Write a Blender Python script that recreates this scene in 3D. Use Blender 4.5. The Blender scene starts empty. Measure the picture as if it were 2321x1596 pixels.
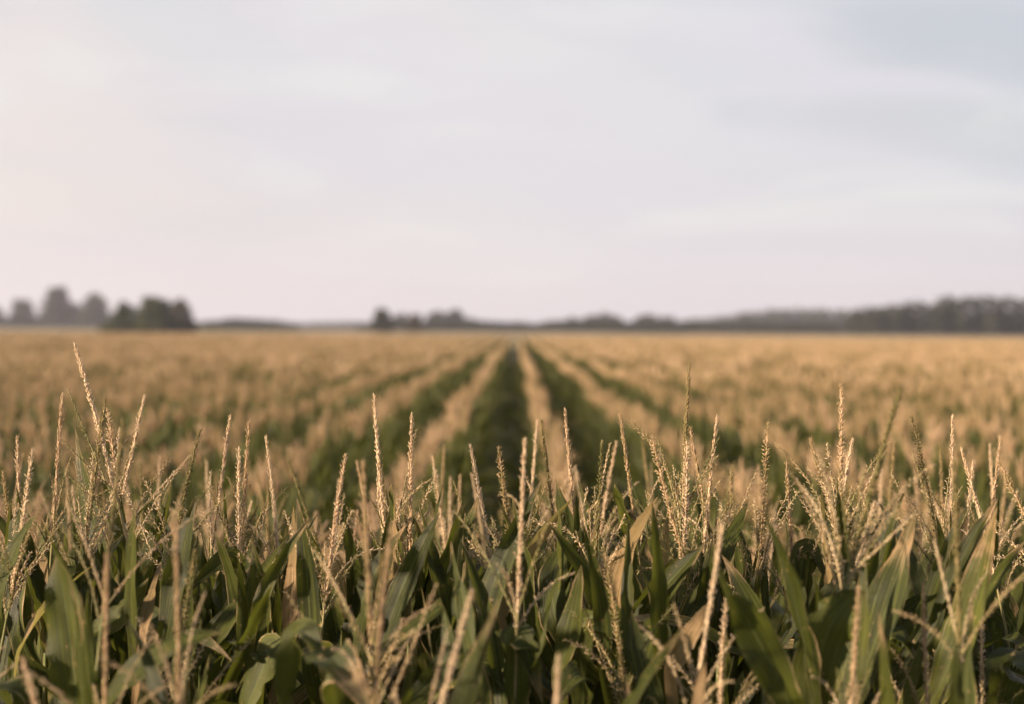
import bpy, math, random
import numpy as np
from mathutils import Vector, Matrix

R = math.radians
sc = bpy.context.scene
col = sc.collection

# ------------------------------------------------------------------ camera, sky, sun, exposure
CAM_H = 2.75
PW, PH = 2321.0, 1596.0          # the photograph's proportions, used to read directions off it
FPX = 50.0 / 36.0 * PW
cam_d = bpy.data.cameras.new('camera')
cam_d.lens = 50.0
cam_d.sensor_width = 36.0
cam_d.clip_start = 0.05
cam_d.clip_end = 6000.0
cam_d.dof.use_dof = True
cam_d.dof.focus_distance = 3.2
cam_d.dof.aperture_fstop = 1.75
cam_d.dof.aperture_blades = 0
cam = bpy.data.objects.new('camera', cam_d)
col.objects.link(cam)
sc.camera = cam
cam.location = (0, 0, CAM_H)
CAM_ROT = (Matrix.Rotation(R(0.17), 4, 'Z') @ Matrix.Rotation(R(90 - 0.86), 4, 'X') @ Matrix.Rotation(R(0.42), 4, 'Z'))
cam.rotation_euler = CAM_ROT.to_euler()
CR = CAM_ROT.to_3x3()


def at(px, py, d):
    """world point at depth d (metres along +Y) on the line of sight through photo point px,py"""
    v = CR @ Vector(((px - PW / 2) / FPX, -(py - PH / 2) / FPX, -1.0))
    return Vector((0, 0, CAM_H)) + v * (d / v.y)


SUN_EL = 15.0
SUN_DIR = Vector((-math.cos(R(SUN_EL)) * math.cos(R(-20)), math.cos(R(SUN_EL)) * math.sin(R(-20)), math.sin(R(SUN_EL))))
sun_d = bpy.data.lights.new('sun', 'SUN')
sun_d.energy = 5.0
sun_d.color = (1.0, 0.785, 0.55)
sun_d.angle = R(2.5)
sun = bpy.data.objects.new('sun', sun_d)
col.objects.link(sun)
sun.rotation_euler = SUN_DIR.to_track_quat('Z', 'Y').to_euler()

sc.view_settings.view_transform = 'Standard'
sc.view_settings.look = 'None'
sc.view_settings.gamma = 1.0
sc.view_settings.exposure = 1.16
sc.cycles.use_denoising = True
try:
    sc.cycles.denoiser = 'OPENIMAGEDENOISE'
except Exception:
    pass
sc.cycles.max_bounces = 6
sc.cycles.diffuse_bounces = 2
sc.cycles.glossy_bounces = 2
sc.cycles.transmission_bounces = 3
sc.cycles.volume_bounces = 0
sc.cycles.transparent_max_bounces = 4
sc.cycles.sample_clamp_indirect = 3.0
sc.render.use_motion_blur = False


class NT:
    """a little node-tree writer"""
    def __init__(s, tree):
        s.t = tree
        tree.nodes.clear()

    def n(s, kind, props=None, **ins):
        nd = s.t.nodes.new(kind)
        for k, v in (props or {}).items():
            setattr(nd, k, v)
        for k, v in ins.items():
            key = int(k[1:]) if k[0] == '_' and k[1:].isdigit() else k.replace('_', ' ')
            s.put(nd.inputs[key], v)
        return nd

    def put(s, sock, v):
        if isinstance(v, bpy.types.NodeSocket):
            s.t.links.new(v, sock)
        elif isinstance(v, bpy.types.Node):
            s.t.links.new(v.outputs[0], sock)
        else:
            sock.default_value = v

    def math(s, op, a, b=None, c=None, clamp=False):
        nd = s.t.nodes.new('ShaderNodeMath')
        nd.operation = op
        nd.use_clamp = clamp
        for i, v in enumerate((a, b, c)):
            if v is not None:
                s.put(nd.inputs[i], v)
        return nd.outputs[0]

    def mix(s, f, a, b, blend='MIX'):
        nd = s.t.nodes.new('ShaderNodeMix')
        nd.data_type = 'RGBA'
        nd.blend_type = blend
        s.put(nd.inputs[0], f)
        s.put(nd.inputs[6], a if not isinstance(a, tuple) else (*a, 1)[:4])
        s.put(nd.inputs[7], b if not isinstance(b, tuple) else (*b, 1)[:4])
        return nd.outputs[2]

    def ramp(s, f, stops):
        nd = s.t.nodes.new('ShaderNodeValToRGB')
        s.put(nd.inputs[0], f)
        e = nd.color_ramp.elements
        while len(e) < len(stops):
            e.new(0.5)
        for el, (p, c) in zip(e, stops):
            el.position = p
            el.color = (*c, 1)
        return nd.outputs[0]

    def sstep(s, v, a, b):
        nd = s.t.nodes.new('ShaderNodeMapRange')
        nd.interpolation_type = 'SMOOTHSTEP'
        s.put(nd.inputs[0], v)
        nd.inputs[1].default_value = a
        nd.inputs[2].default_value = b
        return nd.outputs[0]


# sky: Nishita under a thin, nearly closed layer of cloud
world = bpy.data.worlds.new("World")
sc.world = world
world.use_nodes = True
w = NT(world.node_tree)
sky = w.n('ShaderNodeTexSky', dict(sky_type='NISHITA', sun_disc=False, sun_elevation=R(SUN_EL),
                                   sun_rotation=math.atan2(SUN_DIR.x, SUN_DIR.y), altitude=50.0,
                                   air_density=1.0, dust_density=3.0, ozone_density=1.0))
tc = w.n('ShaderNodeTexCoord')
sep = w.n('ShaderNodeSeparateXYZ', _0=tc.outputs['Generated'])
X, Y, Z = sep.outputs
az = w.math('ARCTAN2', X, Y)                       # 0 ahead, + to the right
el = w.math('ARCSINE', Z)
elm = w.math('MAXIMUM', el, 0.0)
cx = w.math('MULTIPLY', az, 1.0)
comb = w.n('ShaderNodeCombineXYZ', X=w.math('MULTIPLY', az, 5.0), Y=w.math('MULTIPLY', w.math('POWER', elm, 0.8), 17.0), Z=3.7)
tilt = w.n('ShaderNodeMapping', Vector=comb, Rotation=(0, 0, R(-10)), Location=(0.6, 0.3, 0))
n1 = w.n('ShaderNodeTexNoise', Vector=tilt, Scale=1.0, Detail=5.0, Roughness=0.5, Distortion=0.7).outputs[0]
comb2 = w.n('ShaderNodeCombineXYZ', X=w.math('MULTIPLY', az, 2.4), Y=w.math('MULTIPLY', elm, 6.0), Z=9.1)
n2 = w.n('ShaderNodeTexNoise', Vector=comb2, Scale=1.0, Detail=2.0, Roughness=0.5).outputs[0]
side = w.sstep(az, -0.75, 0.75)                    # the cloud is warm on the sun's side, blue-grey away from it
base = w.ramp(side, [(0.0, (0.60, 0.53, 0.49)), (0.30, (0.545, 0.502, 0.497)), (0.5, (0.542, 0.520, 0.524)), (0.70, (0.500, 0.492, 0.518)), (1.0, (0.40, 0.42, 0.465))])
lav = w.mix(w.math('MULTIPLY', w.sstep(n2, 0.42, 0.62), 0.75), base, (0.510, 0.486, 0.518))
dull = w.mix(w.math('MULTIPLY', w.sstep(n1, 0.50, 0.30), 0.35), lav, (0.455, 0.455, 0.475))
bright = w.mix(w.math('MULTIPLY', w.sstep(n1, 0.50, 0.70), 0.60), dull, (0.575, 0.565, 0.55))
# a blue-grey bank of cloud high on the right, and a fainter one under it
def bank(a0, e0, sa, se, skew):
    u = w.math('DIVIDE', w.math('SUBTRACT', az, a0), sa)
    v = w.math('DIVIDE', w.math('SUBTRACT', w.math('ADD', el, w.math('MULTIPLY', w.math('SUBTRACT', az, a0), skew)), e0), se)
    r2 = w.math('ADD', w.math('MULTIPLY', u, u), w.math('MULTIPLY', v, v))
    r2 = w.math('ADD', r2, w.math('MULTIPLY', w.math('SUBTRACT', n1, 0.5), 1.6))
    return w.sstep(r2, 1.3, 0.0)
b1 = bank(0.42, 0.180, 0.24, 0.040, 0.16)
b2 = bank(0.40, 0.128, 0.26, 0.026, 0.10)
b3 = bank(0.10, 0.232, 0.22, 0.014, 0.02)
b4 = bank(-0.22, 0.195, 0.10, 0.030, 0.30)
c1 = w.mix(w.math('MULTIPLY', b1, 0.85), bright, (0.375, 0.395, 0.43))
c2 = w.mix(w.math('MULTIPLY', b2, 0.62), c1, (0.40, 0.41, 0.43))
c3 = w.mix(w.math('MULTIPLY', b3, 0.40), c2, (0.46, 0.465, 0.485))
c4 = w.mix(w.math('MULTIPLY', b4, 0.45), c3, (0.48, 0.49, 0.495))
hz = w.mix(w.math('MULTIPLY', w.sstep(el, 0.10, 0.0), 0.75), c4, (0.590, 0.535, 0.560))
skyc = w.mix(0.10, hz, w.n('ShaderNodeVectorMath', dict(operation='SCALE'), _0=sky.outputs[0], Scale=0.1).outputs[0])
# overhead, out of view, the sky is darkened so the sun dominates
zen = w.mix(w.sstep(el, 0.30, 1.2), skyc, (0.20, 0.225, 0.27))
# and dimmed to blue-grey behind the viewer, for less fill on the leaves
zen = w.mix(w.sstep(Y, 0.15, -0.7), zen, (0.22, 0.235, 0.27))
SKY_K = 0.1
up = w.n('ShaderNodeVectorMath', dict(operation='SCALE'), _0=zen, Scale=0.715 / SKY_K)
bg = w.n('ShaderNodeBackground', Color=up.outputs[0], Strength=SKY_K)
w.n('ShaderNodeOutputWorld', Surface=bg)


# ------------------------------------------------------------------ mesh collector
class MB:
    def __init__(s):
        s.v, s.f, s.uv, s.mi, s.n = [], [], [], [], 0

    def add(s, v, f, uv=None, mi=0):
        v = np.asarray(v, dtype=np.float32).reshape(-1, 3)
        f = np.asarray(f, dtype=np.int32)
        s.v.append(v)
        s.f.append((f + s.n, mi))
        s.uv.append(np.zeros((len(v), 2), np.float32) if uv is None else np.asarray(uv, dtype=np.float32).reshape(-1, 2))
        s.n += len(v)

    def merge(s, o, M=None):
        for v, uv in zip(o.v, o.uv):
            if M is not None:
                A = np.array(M, dtype=np.float32)
                v = v @ A[:3, :3].T + A[:3, 3]
            s.v.append(v.astype(np.float32))
            s.uv.append(uv)
        for f, mi in o.f:
            s.f.append((f + s.n, mi))
        s.n += o.n

    def mesh(s, name, mats, smooth=True):
        me = bpy.data.meshes.new(name)
        V = np.concatenate(s.v)
        UV = np.concatenate(s.uv)
        me.vertices.add(len(V))
        me.vertices.foreach_set('co', V.ravel())
        li = np.concatenate([f.ravel() for f, _ in s.f]).astype(np.int32)
        cnt = np.concatenate([np.full(len(f), f.shape[1], np.int32) for f, _ in s.f])
        mi = np.concatenate([np.full(len(f), m, np.int32) for f, m in s.f])
        st = np.concatenate([[0], np.cumsum(cnt)[:-1]]).astype(np.int32)
        me.loops.add(len(li))
        me.loops.foreach_set('vertex_index', li)
        me.polygons.add(len(cnt))
        me.polygons.foreach_set('loop_start', st)
        me.polygons.foreach_set('loop_total', cnt)
        me.polygons.foreach_set('material_index', mi)
        me.polygons.foreach_set('use_smooth', np.full(len(cnt), smooth, bool))
        ul = me.uv_layers.new(name='UVMap')
        ul.data.foreach_set('uv', UV[li].ravel())
        for m in mats:
            me.materials.append(m)
        me.update()
        me.validate()
        return me


def link(name, data, parent=None):
    o = bpy.data.objects.new(name, data)
    col.objects.link(o)
    if parent is not None:
        o.parent = parent
    return o


def tag(o, label=None, cat=None, group=None, kind=None):
    if label: o['label'] = label
    if cat: o['category'] = cat
    if group: o['group'] = group
    if kind: o['kind'] = kind
    return o


def nrm(a):
    return a / np.maximum(np.linalg.norm(a, axis=-1, keepdims=True), 1e-9)


# ------------------------------------------------------------------ materials
def leafy(name, greens, dry=0.0, tip=0.75, trans=0.20, rough=0.42):
    m = bpy.data.materials.new(name)
    m.use_nodes = True
    t = NT(m.node_tree)
    uv = t.n('ShaderNodeUVMap').outputs[0]
    s = t.n('ShaderNodeSeparateXYZ', _0=uv)
    u, v = s.outputs[0], s.outputs[1]
    rnd = t.n('ShaderNodeObjectInfo').outputs['Random']
    ob = t.n('ShaderNodeTexCoord').outputs['Object']
    stretched = t.n('ShaderNodeCombineXYZ', X=t.math('MULTIPLY', u, 26.0), Y=t.math('MULTIPLY', v, 1.2), Z=t.math('MULTIPLY', rnd, 40.0))
    vein = t.n('ShaderNodeTexNoise', Vector=stretched, Scale=1.0, Detail=2.0, Roughness=0.6).outputs[0]
    fine = t.n('ShaderNodeTexWave', dict(wave_type='BANDS', bands_direction='X'), Vector=uv, Scale=7.0, Distortion=0.6, Detail=1.0).outputs['Fac']
    blot = t.n('ShaderNodeTexNoise', Vector=ob, Scale=7.0, Detail=4.0, Roughness=0.6).outputs[0]
    g = t.ramp(t.math('ADD', t.math('MULTIPLY', rnd, 0.45), t.math('MULTIPLY', blot, 0.55)), greens)
    g = t.mix(t.math('MULTIPLY', t.sstep(vein, 0.42, 0.7), 0.6), g, tuple(min(1, c * 1.8) for c in greens[-1][1]))
    g = t.mix(t.math('MULTIPLY', fine, 0.40), g, tuple(c * 0.5 for c in greens[0][1]))
    du = t.math('ABSOLUTE', t.math('SUBTRACT', u, 0.5))
    rib = t.sstep(du, 0.030, 0.012)
    g = t.mix(t.math('MULTIPLY', rib, 0.5), g, (0.15, 0.17, 0.06))
    # drying from the tip and the margins
    edge = t.sstep(du, 0.38, 0.5)
    k = t.math('ADD', t.math('MULTIPLY', t.sstep(v, tip, 1.0), 0.5), t.math('MULTIPLY', edge, 0.38))
    k = t.math('ADD', k, t.math('MULTIPLY', t.math('SUBTRACT', blot, 0.5), 1.6))
    k = t.math('ADD', k, t.math('MULTIPLY', t.math('SUBTRACT', vein, 0.5), 1.5))
    k = t.math('ADD', k, dry)
    dmask = t.sstep(k, 0.42, 0.72)
    dcol = t.mix(t.math('MULTIPLY', t.sstep(blot, 0.62, 0.40), 0.6), t.ramp(vein, [(0.30, (0.20, 0.105, 0.045)), (0.48, (0.44, 0.28, 0.14)), (0.68, (0.66, 0.47, 0.30))]), (0.20, 0.15, 0.055))
    c = t.mix(dmask, g, dcol)
    spot = t.n('ShaderNodeTexNoise', Vector=ob, Scale=75.0, Detail=2.0).outputs[0]
    c = t.mix(t.math('MULTIPLY', t.sstep(spot, 0.66, 0.74), 0.7), c, (0.30, 0.20, 0.09))
    bmp = t.n('ShaderNodeBump', Strength=0.7, Distance=0.003, Height=t.math('ADD', t.math('MULTIPLY', vein, 0.6), t.math('MULTIPLY', fine, 0.5)))
    p = t.n('ShaderNodeBsdfPrincipled', Base_Color=c, Roughness=t.math('ADD', rough, t.math('MULTIPLY', blot, 0.2)), Normal=bmp.outputs[0])
    p.inputs['Specular IOR Level'].default_value = 0.36
    tr = t.n('ShaderNodeBsdfTranslucent', Color=t.mix(0.5, c, (0.30, 0.34, 0.04), 'MIX'))
    mx = t.n('ShaderNodeMixShader', _0=trans, _1=p, _2=tr)
    t.n('ShaderNodeOutputMaterial', Surface=mx)
    return m


GREENS = [(0.2, (0.016, 0.023, 0.004)), (0.5, (0.038, 0.048, 0.007)), (0.8, (0.098, 0.106, 0.014))]
M_LEAF = leafy('corn_leaf_green', GREENS)
M_LEAF_DRYTIP = leafy('corn_leaf_drying', GREENS, dry=0.03, tip=0.55)
M_LEAF_DRY = leafy('corn_leaf_withered', GREENS, dry=0.95, tip=0.1, trans=0.35, rough=0.6)


def simple_mat(name, stops, scale, rough=0.7, trans=0.0, tcol=None, rndw=0.5, bump=0.0, spec=0.35):
    m = bpy.data.materials.new(name)
    m.use_nodes = True
    t = NT(m.node_tree)
    rnd = t.n('ShaderNodeObjectInfo').outputs['Random']
    ob = t.n('ShaderNodeTexCoord').outputs['Object']
    nz = t.sstep(t.n('ShaderNodeTexNoise', Vector=ob, Scale=scale, Detail=4.0, Roughness=0.65).outputs[0], 0.15, 0.85)
    c = t.ramp(t.math('ADD', t.math('MULTIPLY', rnd, rndw), t.math('MULTIPLY', nz, 1.0 - rndw)), stops)
    p = t.n('ShaderNodeBsdfPrincipled', Base_Color=c, Roughness=rough)
    p.inputs['Specular IOR Level'].default_value = spec
    if bump:
        t.put(p.inputs['Normal'], t.n('ShaderNodeBump', Strength=bump, Distance=0.02, Height=nz).outputs[0])
    out = p.outputs[0]
    if trans:
        tr = t.n('ShaderNodeBsdfTranslucent', Color=t.mix(0.4, c, tcol or (0.5, 0.35, 0.18)))
        out = t.n('ShaderNodeMixShader', _0=trans, _1=p, _2=tr).outputs[0]
    t.n('ShaderNodeOutputMaterial', Surface=out)
    return m


TAN = [(0.17, (0.17, 0.165, 0.055)), (0.34, (0.38, 0.29, 0.13)), (0.50, (0.66, 0.46, 0.28)), (0.70, (0.88, 0.69, 0.47))]
M_TASSEL = simple_mat('tassel_spikelets', TAN, 60.0, trans=0.25, tcol=(0.75, 0.5, 0.28), rndw=0.6)
M_RACHIS = simple_mat('tassel_stem', [(0.2, (0.12, 0.14, 0.045)), (0.5, (0.28, 0.24, 0.11)), (0.8, (0.45, 0.32, 0.17))], 12.0, rough=0.5)
M_STALK = simple_mat('corn_stalk', [(0.2, (0.06, 0.085, 0.02)), (0.6, (0.12, 0.14, 0.04)), (0.85, (0.26, 0.19, 0.09))], 9.0, rough=0.5)
M_TASSEL_FIELD = simple_mat('tassel_spikelets_dull', [(0.18, (0.20, 0.175, 0.065)), (0.36, (0.40, 0.29, 0.145)), (0.55, (0.58, 0.405, 0.24)), (0.75, (0.72, 0.52, 0.34))], 9.0, trans=0.2, rndw=0.45)
PLANT_MATS = [M_LEAF, M_LEAF_DRYTIP, M_LEAF_DRY, M_TASSEL, M_RACHIS, M_STALK]
FIELD_MATS = [M_LEAF, M_LEAF_DRYTIP, M_LEAF_DRY, M_TASSEL_FIELD, M_RACHIS, M_STALK]


# ------------------------------------------------------------------ shapes of a corn plant
def tube(mb, P, r, seg=6, mi=0):
    P = np.asarray(P, float)
    r = np.broadcast_to(np.asarray(r, float), (len(P),))
    T = nrm(np.gradient(P, axis=0))
    ref = np.array([0.31, 0.93, 0.17])
    A = nrm(np.cross(T, ref))
    B = np.cross(T, A)
    a = np.linspace(0, 2 * math.pi, seg, endpoint=False)
    V = P[:, None] + r[:, None, None] * (A[:, None] * np.cos(a)[None, :, None] + B[:, None] * np.sin(a)[None, :, None])
    n = len(P)
    i = np.arange(n - 1)[:, None] * seg
    j = np.arange(seg)[None]
    k = (np.arange(seg)[None] + 1) % seg
    F = np.stack([i + j, i + k, i + seg + k, i + seg + j], -1).reshape(-1, 4)
    mb.add(V.reshape(-1, 3), F, mi=mi)
    if r[-1] > 1e-4:                                # close the end
        V2 = V[-1]
        mb.add(np.vstack([V2, P[-1] + T[-1] * r[-1]]), [[q, (q + 1) % seg, seg] for q in range(seg)], mi=mi)


SPK_V = np.array([[0, 0, 0], [.5, 0, .38], [0, .38, .42], [-.5, 0, .38], [0, -.38, .42], [0, 0, 1.0]])
SPK_F = np.array([[0, 2, 1], [0, 3, 2], [0, 4, 3], [0, 1, 4], [1, 2, 5], [2, 3, 5], [3, 4, 5], [4, 1, 5]])


def spikelets(mb, P, rad, count, length, width, splay, rng, loose=0.25, mi=3, start=0.0):
    """count small pointed spikelets laid along the axis P, each leaning outward by splay"""
    P = np.asarray(P, float)
    seg = np.concatenate([[0], np.cumsum(np.linalg.norm(np.diff(P, axis=0), axis=1))])
    s = (start + (1 - start) * (np.arange(count) + rng.uniform(-.4, .4, count)) / count).clip(0, 1) * seg[-1]
    C = np.stack([np.interp(s, seg, P[:, k]) for k in range(3)], -1)
    T = nrm(np.gradient(P, axis=0))
    D = nrm(np.stack([np.interp(s, seg, T[:, k]) for k in range(3)], -1))
    A = nrm(np.cross(D, np.array([0.31, 0.93, 0.17])))
    B = np.cross(D, A)
    ph = np.arange(count) * 2.399 + rng.uniform(-.5, .5, count)
    O = A * np.cos(ph)[:, None] + B * np.sin(ph)[:, None]
    sp = splay * (1 + loose * rng.normal(0, 1, count))
    L = length * rng.uniform(0.8, 1.25, count)
    fade = np.interp(s / seg[-1], [0, .8, 1], [1, 1, .7])
    L, W = L * fade, width * rng.uniform(0.8, 1.2, count) * fade
    Zx = nrm(D * np.cos(sp)[:, None] + O * np.sin(sp)[:, None])
    Xx = nrm(np.cross(O, Zx))
    Yx = np.cross(Zx, Xx)
    C = C + O * (rad * 0.6)
    V = (C[:, None] + SPK_V[None, :, 0:1] * (W[:, None, None] * Xx[:, None]) + SPK_V[None, :, 1:2] * (W[:, None, None] * Yx[:, None])
         + SPK_V[None, :, 2:3] * (L[:, None, None] * Zx[:, None]))
    F = (SPK_F[None] + 6 * np.arange(count)[:, None, None]).reshape(-1, 3)
    mb.add(V.reshape(-1, 3), F, mi=mi)


def arc(p0, az, a0, a1, length, n, p=1.3, side=0.0):
    """points of a curve leaving p0 at angle a0 from the vertical and bending over to a1"""
    t = (np.arange(n) + .5) / n
    a = a0 + (a1 - a0) * t ** p
    azs = az + side * t
    d = np.stack([np.sin(a) * np.cos(azs), np.sin(a) * np.sin(azs), np.cos(a)], -1) * (length / n)
    return np.vstack([p0, p0 + np.cumsum(d, axis=0)])


def leaf_blade(mb, P, width, rng, nacross=4, fold=0.5, twist=0.0, wave=0.15, mi=0, prof=None):
    P = np.asarray(P, float)
    n = len(P)
    T = nrm(np.gradient(P, axis=0))
    az = math.atan2(P[n // 2, 1] - P[0, 1], P[n // 2, 0] - P[0, 0])
    S = np.array([-math.sin(az), math.cos(az), 0.0])
    S = nrm(S[None] - T * (T @ S)[:, None])
    N = nrm(np.cross(T, S))
    t = np.linspace(0, 1, n)
    if twist:
        tw = twist * t
        S, N = S * np.cos(tw)[:, None] + N * np.sin(tw)[:, None], N * np.cos(tw)[:, None] - S * np.sin(tw)[:, None]
    if prof is None:
        prof = ((0.0, .35), (.08, .62), (.25, .95), (.42, 1.0), (.62, .85), (.8, .52), (.92, .22), (1.0, .01))
    wd = width * np.interp(t, [a for a, _ in prof], [b for _, b in prof])
    rag = 1 - np.abs(rng.normal(0, .05, (n, 2))) - (rng.random((n, 2)) < .07) * .22
    u = np.linspace(-1, 1, nacross + 1)
    ph1, ph2, k = rng.uniform(0, 6.28), rng.uniform(0, 6.28), rng.uniform(14, 24)
    w1, w2 = np.sin(k * t + ph1), np.sin(k * 1.13 * t + ph2)
    off = (wave * wd)[:, None] * np.where(u[None] < 0, w1[:, None], w2[:, None]) * (np.abs(u)[None] ** 2)
    f = fold * (1 - 0.6 * t)
    X_ = wd[:, None] * .5 * u[None]
    X_[:, 0] *= rag[:, 0]
    X_[:, -1] *= rag[:, 1]
    V = P[:, None] + S[:, None] * (X_ * np.cos(f)[:, None])[..., None] + N[:, None] * (np.abs(X_) * np.sin(f)[:, None] + off)[..., None]
    m = nacross + 1
    i = np.arange(n - 1)[:, None] * m
    j = np.arange(nacross)[None]
    F = np.stack([i + j, i + j + 1, i + m + j + 1, i + m + j], -1).reshape(-1, 4)
    UV = np.stack(np.broadcast_arrays((u[None] + 1) / 2, t[:, None]), -1)
    mb.add(V.reshape(-1, 3), F, UV, mi=mi)


STALK_TOP = 1.95
#        height, length, width, start angle, end angle lo, hi
LEAVES = [(1.84, .36, .048, 12, 20, 60), (1.70, .50, .062, 15, 25, 85), (1.54, .64, .078, 18, 40, 125), (1.36, .74, .088, 22, 70, 140),
          (1.16, .80, .092, 26, 90, 150), (0.94, .80, .092, 30, 100, 155), (0.72, .76, .088, 32, 110, 160), (0.50, .66, .08, 34, 115, 160)]


def leaf_specs(rng, row=False):
    az0 = rng.uniform(0, 6.28) if not row else R(90) + rng.normal(0, .28)
    out = []
    for i, (h, L, wd, a0, lo, hi) in enumerate(LEAVES):
        az = az0 + math.pi * (i % 2) + rng.normal(0, .35)
        if row and i >= 5: az = (i % 2) * math.pi + rng.normal(0, .7)
        dry = rng.random()
        if row: dry = dry * .5 + .42
        if not row and i < 5:
            h, wd = h + .05, wd * .74
            if rng.random() < .62:
                L, lo, hi = L * (.80 if i < 2 else 1.0), 4, 12 + 7 * i
                a0 = a0 * .9 + 4
        if row and i < 5:
            h, L, wd, lo, hi = h + .03, L * .54, wd * .76, lo * .3, lo + (hi - lo) * .18
        mi = 2 if dry < (0.05 if i < 5 else 0.4) else (1 if dry < 0.35 else 0)
        out.append(dict(h=h + rng.normal(0, .02), L=L * rng.uniform(.85, 1.2), w=wd * rng.uniform(.85, 1.15), a0=R(a0 + rng.normal(0, 5)),
                        a1=R(rng.uniform(lo, hi)), p=rng.choice([1.0, 1.5, 2.6]), az=az, side=rng.normal(0, .35),
                        tw=rng.normal(0, .7), mi=mi, fold=rng.uniform(.25, .7)))
    return out


def build_leaf(mb, s, rng, n, na):
    p0 = np.array([math.cos(s['az']) * .010, math.sin(s['az']) * .010, s['h']])
    P = arc(p0, s['az'], s['a0'], s['a1'], s['L'], n, s['p'], s['side'])
    leaf_blade(mb, P, s['w'], rng, na, s['fold'], s['tw'], 0.16, s['mi'])


def build_stalk(mb, seg=8, top=STALK_TOP):
    hs = np.array([0, .12, .3, .5, .72, .94, 1.16, 1.36, 1.54, 1.70, 1.84, top])
    hs = hs[hs <= top]
    P, r = [], []
    for i, h in enumerate(hs):
        rr = np.interp(h, [0, 1.2, 1.95], [.013, .010, .0042])
        if 0 < i < len(hs) - 1 and seg > 5:
            P += [(0, 0, h - .012), (0, 0, h), (0, 0, h + .012)]
            r += [rr, rr * 1.28, rr]
        else:
            P.append((0, 0, h)); r.append(rr)
    P = np.array(P, float)
    P[:, 0] += .004 * np.sin(P[:, 2] * 7)
    P[:, 0] -= P[-1, 0] * (P[:, 2] / P[-1, 2])
    tube(mb, P, r, seg, mi=5)


TAS_L = 0.46
def tassel_axis(bend, az=0.0, n=12, L=TAS_L):
    t = np.linspace(0, 1, n)
    return np.stack([bend * t ** 2 * L * math.cos(az), bend * t ** 2 * L * math.sin(az), t * L * (1 - .15 * bend * bend * t)], -1)


def tassel_parts(rng, nb, lod, bend=0.0, loose=1.0, spread=1.0):
    """(stem, spike, [branches]) as MBs with origin at the stalk's top"""
    A = tassel_axis(bend, rng.uniform(0, 6.28))
    stem = MB()
    tube(stem, A[:6], np.linspace(.0034, .0020, 6), 6 if lod == 0 else 4, mi=4)
    sp = MB()
    Q = A[4:]
    if lod == 0:
        tube(sp, Q, np.linspace(.0025, .0010, len(Q)), 6, mi=3)
        spikelets(sp, Q, .0029, int(250), .0108, .0029, R(19) * loose, rng, .8)
        spikelets(sp, Q, .0050, 16, .008, .0020, R(80), rng, .6)
    else:
        tube(sp, Q, np.linspace(.0062, .0025, len(Q)), 4, mi=3)
        spikelets(sp, Q, .0060, 70, .020, .0080, R(16), rng, .5)
    br = []
    for k in range(nb):
        h = .10 + .085 * (k + rng.uniform(0, .8)) / max(nb, 1)
        i = h / TAS_L * (len(A) - 1)
        p0 = A[int(i)] + (A[int(i) + 1] - A[int(i)]) * (i - int(i))
        a0 = R(rng.uniform(10, 34)) * spread
        L = rng.uniform(.13, .25) * (1.15 - .35 * k / max(nb, 1)) * (1 if lod == 0 else 1.15)
        a1 = a0 + R(rng.choice([0, 10, 28, 50, 85], p=[.2, .27, .28, .17, .08])) * spread
        B = arc(p0, k * 2.4 + rng.uniform(-.5, .5), a0, a1, L, 9, 1.6, rng.normal(0, .3))
        m = MB()
        if lod == 0:
            tube(m, B, np.linspace(.0016, .0007, len(B)), 5, mi=4)
            spikelets(m, B, .0016, int(L / .0032), .0098, .0022, R(22) * loose, rng, .7, start=.12)
            spikelets(m, B, .003, int(L / .03), .009, .0016, R(75), rng, .5, start=.2)
        else:
            tube(m, B, np.linspace(.0030, .0016, len(B)), 3, mi=3)
            spikelets(m, B, .0035, int(L / .007), .017, .0058, R(22), rng, .6, start=.05)
        br.append(m)
    return stem, sp, br


# ------------------------------------------------------------------ shared plant meshes
RNG = np.random.default_rng(11)
STALK_MESH = (lambda b: (build_stalk(b, 8), b.mesh('stalk', PLANT_MATS))[1])(MB())
HERO_T = []                                       # eight detailed tassels: stem, spike and every branch a mesh of its own
for k in range(9):
    rg = np.random.default_rng(100 + k)
    nb = [8, 5, 10, 7, 4, 11, 3, 9, 7][k]
    st, sp, br = tassel_parts(rg, nb, 0, bend=[0, .06, .03, .1, 0, .05, .02, .12, .04][k], loose=[1, .8, 1.2, 1.7, .7, 1.1, .8, 1.3, 2.2][k])
    HERO_T.append((st.mesh('tassel', PLANT_MATS), sp.mesh('spike', PLANT_MATS), [b.mesh('branch', PLANT_MATS) for b in br]))
HERO_L = []                                       # six sets of detailed leaves
for k in range(7):
    rg = np.random.default_rng(200 + k)
    st = []
    for s in leaf_specs(rg):
        b = MB(); build_leaf(b, s, rg, 24, 4); st.append(b.mesh('leaf', PLANT_MATS))
    HERO_L.append(st)


def mid_meshes(seed):
    rg = np.random.default_rng(seed)
    lf = MB()
    for s in leaf_specs(rg, True):
        build_leaf(lf, s, rg, 9, 2)
    st, sp, br = tassel_parts(rg, int(rg.integers(8, 14)), 1, bend=rg.uniform(0, .16), spread=.56)
    ts = MB(); ts.merge(st); ts.merge(sp)
    for b in br: ts.merge(b)
    sk = MB(); build_stalk(sk, 5)
    return sk, lf, ts


MID = [mid_meshes(300 + k) for k in range(9)]
MID_M = [(a.mesh('stalk', PLANT_MATS), b.mesh('leaves', PLANT_MATS), c.mesh('tassel', FIELD_MATS)) for a, b, c in MID]

GROUP = 'corn plants of the near field'
PLANTS = []                                       # (x, y)


def plant_root(x, y, scale, label):
    o = link('corn_plant', None)
    o.empty_display_size = .1
    o.location = (x, y, 0)
    o.scale = (scale,) * 3
    tag(o, label, 'corn plant', GROUP)
    return o


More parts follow.
